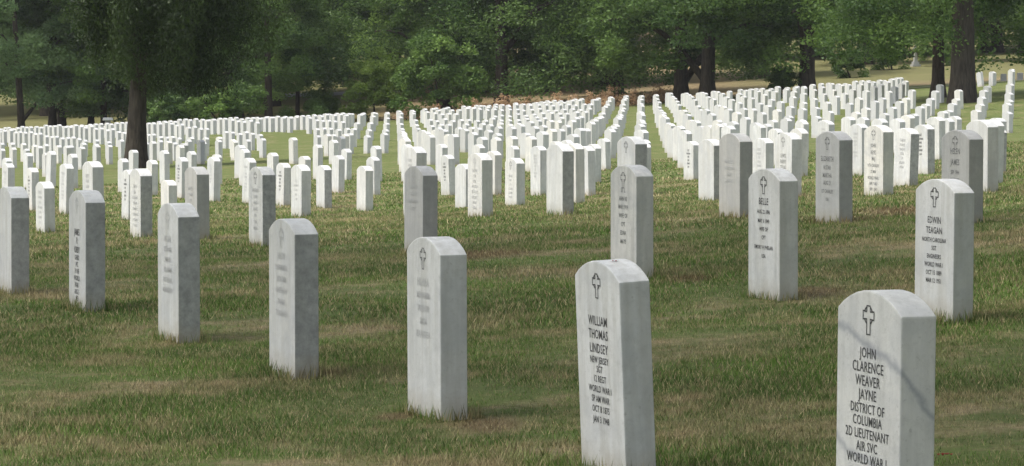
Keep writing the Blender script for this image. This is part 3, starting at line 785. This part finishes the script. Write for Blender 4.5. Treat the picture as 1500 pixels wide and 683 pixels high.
# ------------------------------------------------------------------ things in the distance
def box(bm, x0, x1, y0, y1, z0, z1, taper=1.0):
    cx, cy = (x0+x1)/2, (y0+y1)/2
    vs = [bm.verts.new((cx + (x-cx)*k, cy + (y-cy)*k, z)) for z, k in ((z0, 1), (z1, taper)) for x, y in ((x0,y0),(x1,y0),(x1,y1),(x0,y1))]
    for f in ((3,2,1,0),(4,5,6,7),(0,1,5,4),(1,2,6,5),(2,3,7,6),(3,0,4,7)): bm.faces.new([vs[k] for k in f])
def bm_obj(name, build, mat, parent=None, bev=.01):
    bm = bmesh.new(); build(bm)
    if bev: bmesh.ops.bevel(bm, geom=list(bm.edges), offset=bev, segments=1, affect='EDGES')
    me = bpy.data.meshes.new(name); bm.to_mesh(me); bm.free(); return link(name, me, mat, parent)
def monument(px, D, s, kind, label, name="monument", mat="marble", rz=.3):
    x, y, z = at(px, D); e = empty(name, (x, y, z), (0, 0, rz)); e.scale = (s, s, s)
    bm_obj("plinth", lambda b: (box(b,-.5,.5,-.4,.4,-.2,.25), box(b,-.36,.36,-.3,.3,.253,.55)), M[mat], e)
    if kind == "cross":
        bm_obj("shaft", lambda b: box(b,-.22,.22,-.18,.18,.553,1.5,.7), M[mat], e)
        bm_obj("cross", lambda b: (box(b,-.08,.08,-.07,.07,1.503,2.5), box(b,-.33,-.083,-.065,.065,2.0,2.16), box(b,.083,.33,-.065,.065,2.0,2.16)), M[mat], e, .006)
    elif kind == "obelisk":
        bm_obj("shaft", lambda b: (box(b,-.22,.22,-.22,.22,.553,2.0,.65), box(b,-.143,.143,-.143,.143,2.003,2.2,.1)), M[mat], e)
    else:
        bm_obj("slab", lambda b: (box(b,-.34,.34,-.12,.12,.553,1.25,.95), box(b,-.32,.32,-.11,.11,1.253,1.4,.7)), M[mat], e)
    tag(e, label, "monument"); return e
monument(1341, 205, .56, "cross", "pale monument with a cross on top, on the grassy hill by a bush", mat="marble_grey")
monument(440, 232, .75, "slab", "pale stone monument farthest from the bright little tree in the opening", mat="marble_worn")
monument(452, 238, .70, "slab", "pale stone monument in the middle of the opening", mat="marble", rz=.8)
monument(484, 228, .85, "obelisk", "stubby pale obelisk in the opening, beside the dark foliage", mat="marble_worn")
x, y, z = at(158, 170)
e = empty("grave_marker", (x, y, z), (0, 0, .2))
bm_obj("post", lambda b: box(b,-.15,.15,-.12,.12,-.2,.75), M["granite"], e)
bm_obj("cap", lambda b: box(b,-.28,.28,-.2,.2,.753,.90,.85), M["marble"], e)
tag(e, "dark post with a white cap among thin trunks at the edge of the wood", "marker")
for k, (px, D, lean, lb) in enumerate(((1437, 147, 14, "white headstone tilted sideways right next to the thick ridged trunk"),)):
    x, y, z = at(px, D); o = link("headstone", VARF[2]); o.location = (x, y, z); o.rotation_euler = (0, -math.radians(lean), ROT)
    tag(o, lb, "headstone")
for k, (px, D) in enumerate(((1470, 168), (1494, 168))):
    x, y, z = at(px, D); o = bm_obj("granite_marker", lambda b: box(b,-.16,.16,-.1,.1,-.1,.38,.9), M["granite"]); o.location = (x, y, z); o.rotation_euler = (0,0,.2*k)
    tag(o, "low dark granite marker beside the path on the hill", "grave marker", "low granite markers by the path")
# path across the right-hand slope and a strip of drive in the opening
def strip(name, pts, w, mat, lift=.02):
    vs = []; fs = []
    m = 40
    for k in range(m+1):
        t = k/m*(len(pts)-1); a = min(int(t), len(pts)-2); u = t-a
        x = pts[a][0]*(1-u)+pts[a+1][0]*u; y = pts[a][1]*(1-u)+pts[a+1][1]*u
        for s in (-1, 1): vs.append((x, y + s*w/2, gz(x, y + s*w/2) + lift))
    for k in range(m): fs.append([2*k, 2*k+2, 2*k+3, 2*k+1])
    me = bpy.data.meshes.new(name); me.from_pydata(vs, [], fs); me.update(); o = link(name, me, mat); o["kind"] = "structure"; return o
strip("path", [(19, 163), (26, 165), (34, 166), (50, 168)], .7, plain("sandy path", (.42,.36,.26), .9, .1, 3), .05)
strip("drive", [(-20, 214), (-12, 212), (-6, 213)], 3.5, M["road"], .05)
# tiny things on the near stones
def petals(loc, n, s, name, label):
    bm = bmesh.new(); rr = random.Random(3)
    for k in range(n):
        a = rr.uniform(0, 2*PI); q = rr.uniform(0, s*1.4); cx, cy = q*math.cos(a), q*math.sin(a)
        r0 = [bm.verts.new((cx + s*.5*math.cos(t)*.6, cy + s*.5*math.sin(t), .002 + .25*s*abs(math.cos(t)) + k*.001)) for t in [i*PI/3 for i in range(6)]]
        ce = bm.verts.new((cx, cy, .001 + k*.001))
        for i in range(6): bm.faces.new([ce, r0[i], r0[(i+1) % 6]])
    bmesh.ops.solidify(bm, geom=list(bm.faces), thickness=.0008)
    me = bpy.data.meshes.new(name); bm.to_mesh(me); bm.free(); o = link(name, me, M["petal"]); o.location = loc; tag(o, label, "leaf"); return o
for o, D, i, j, h in stones:
    if (i, j) == (0, 1):
        bpy.context.view_layer.update(); w = o.matrix_world @ Vector((.05, -.005, h - .003))
        petals(w, 2, .016, "fallen_leaf", "small dark red leaf lying on the leaning white headstone")
    if (i, j) == (0, 0):
        fx, fy, fz = at(1381, 9.98)
        petals((fx, fy, fz + .03), 7, .022, "fallen_petals", "small scatter of dark red petals on the grass beside the veined headstone")

# ------------------------------------------------------------------ the air
bm = bmesh.new(); box(bm, -160, 160, -40, 420, -20, 45)
me = bpy.data.meshes.new("haze"); bm.to_mesh(me); bm.free()
hm = bpy.data.materials.new("haze"); hm.use_nodes = True; hn = hm.node_tree
hn.nodes.remove(hn.nodes["Principled BSDF"]); pvn = hn.nodes.new("ShaderNodeVolumePrincipled")
pvn.inputs["Color"].default_value = (.95, .97, 1, 1); pvn.inputs["Density"].default_value = HAZE
pvn.inputs["Anisotropy"].default_value = .3
hn.links.new(pvn.outputs[0], hn.nodes["Material Output"].inputs["Volume"])
tag(link("haze", me, hm), kind="stuff")

# ------------------------------------------------------------------ light
SUN_EL, SUN_AZ = math.radians(62), math.atan2(-.15, -.97)      # direction towards the sun, measured from +x
sd = Vector((math.cos(SUN_EL)*math.cos(SUN_AZ), math.cos(SUN_EL)*math.sin(SUN_AZ), math.sin(SUN_EL)))
w = bpy.data.worlds.new("World"); scene.world = w; w.use_nodes = True
nt = w.node_tree; bg = nt.nodes["Background"]
sky = nt.nodes.new("ShaderNodeTexSky"); sky.sky_type = 'NISHITA'; sky.sun_disc = False
sky.sun_elevation = SUN_EL; sky.sun_rotation = PI/2 - SUN_AZ
sky.air_density = 1.2; sky.dust_density = 3.5; sky.ozone_density = 1.0
hs = nt.nodes.new("ShaderNodeHueSaturation"); hs.inputs["Saturation"].default_value = .45
nt.links.new(sky.outputs[0], hs.inputs["Color"]); nt.links.new(hs.outputs[0], bg.inputs[0]); bg.inputs[1].default_value = .15
ld = bpy.data.lights.new("sun", 'SUN'); ld.energy = 1.5; ld.angle = math.radians(11); ld.color = (1, .96, .89)
lo = bpy.data.objects.new("sun", ld); COL.objects.link(lo); lo.rotation_euler = sd.to_track_quat('Z', 'Y').to_euler()
scene.view_settings.view_transform = 'Standard'; scene.view_settings.look = 'None'
scene.view_settings.exposure = 0.88; scene.view_settings.gamma = 1.0
scene.render.engine = 'CYCLES'
scene.cycles.max_bounces = 6; scene.cycles.transparent_max_bounces = 4
scene.cycles.use_denoising = True
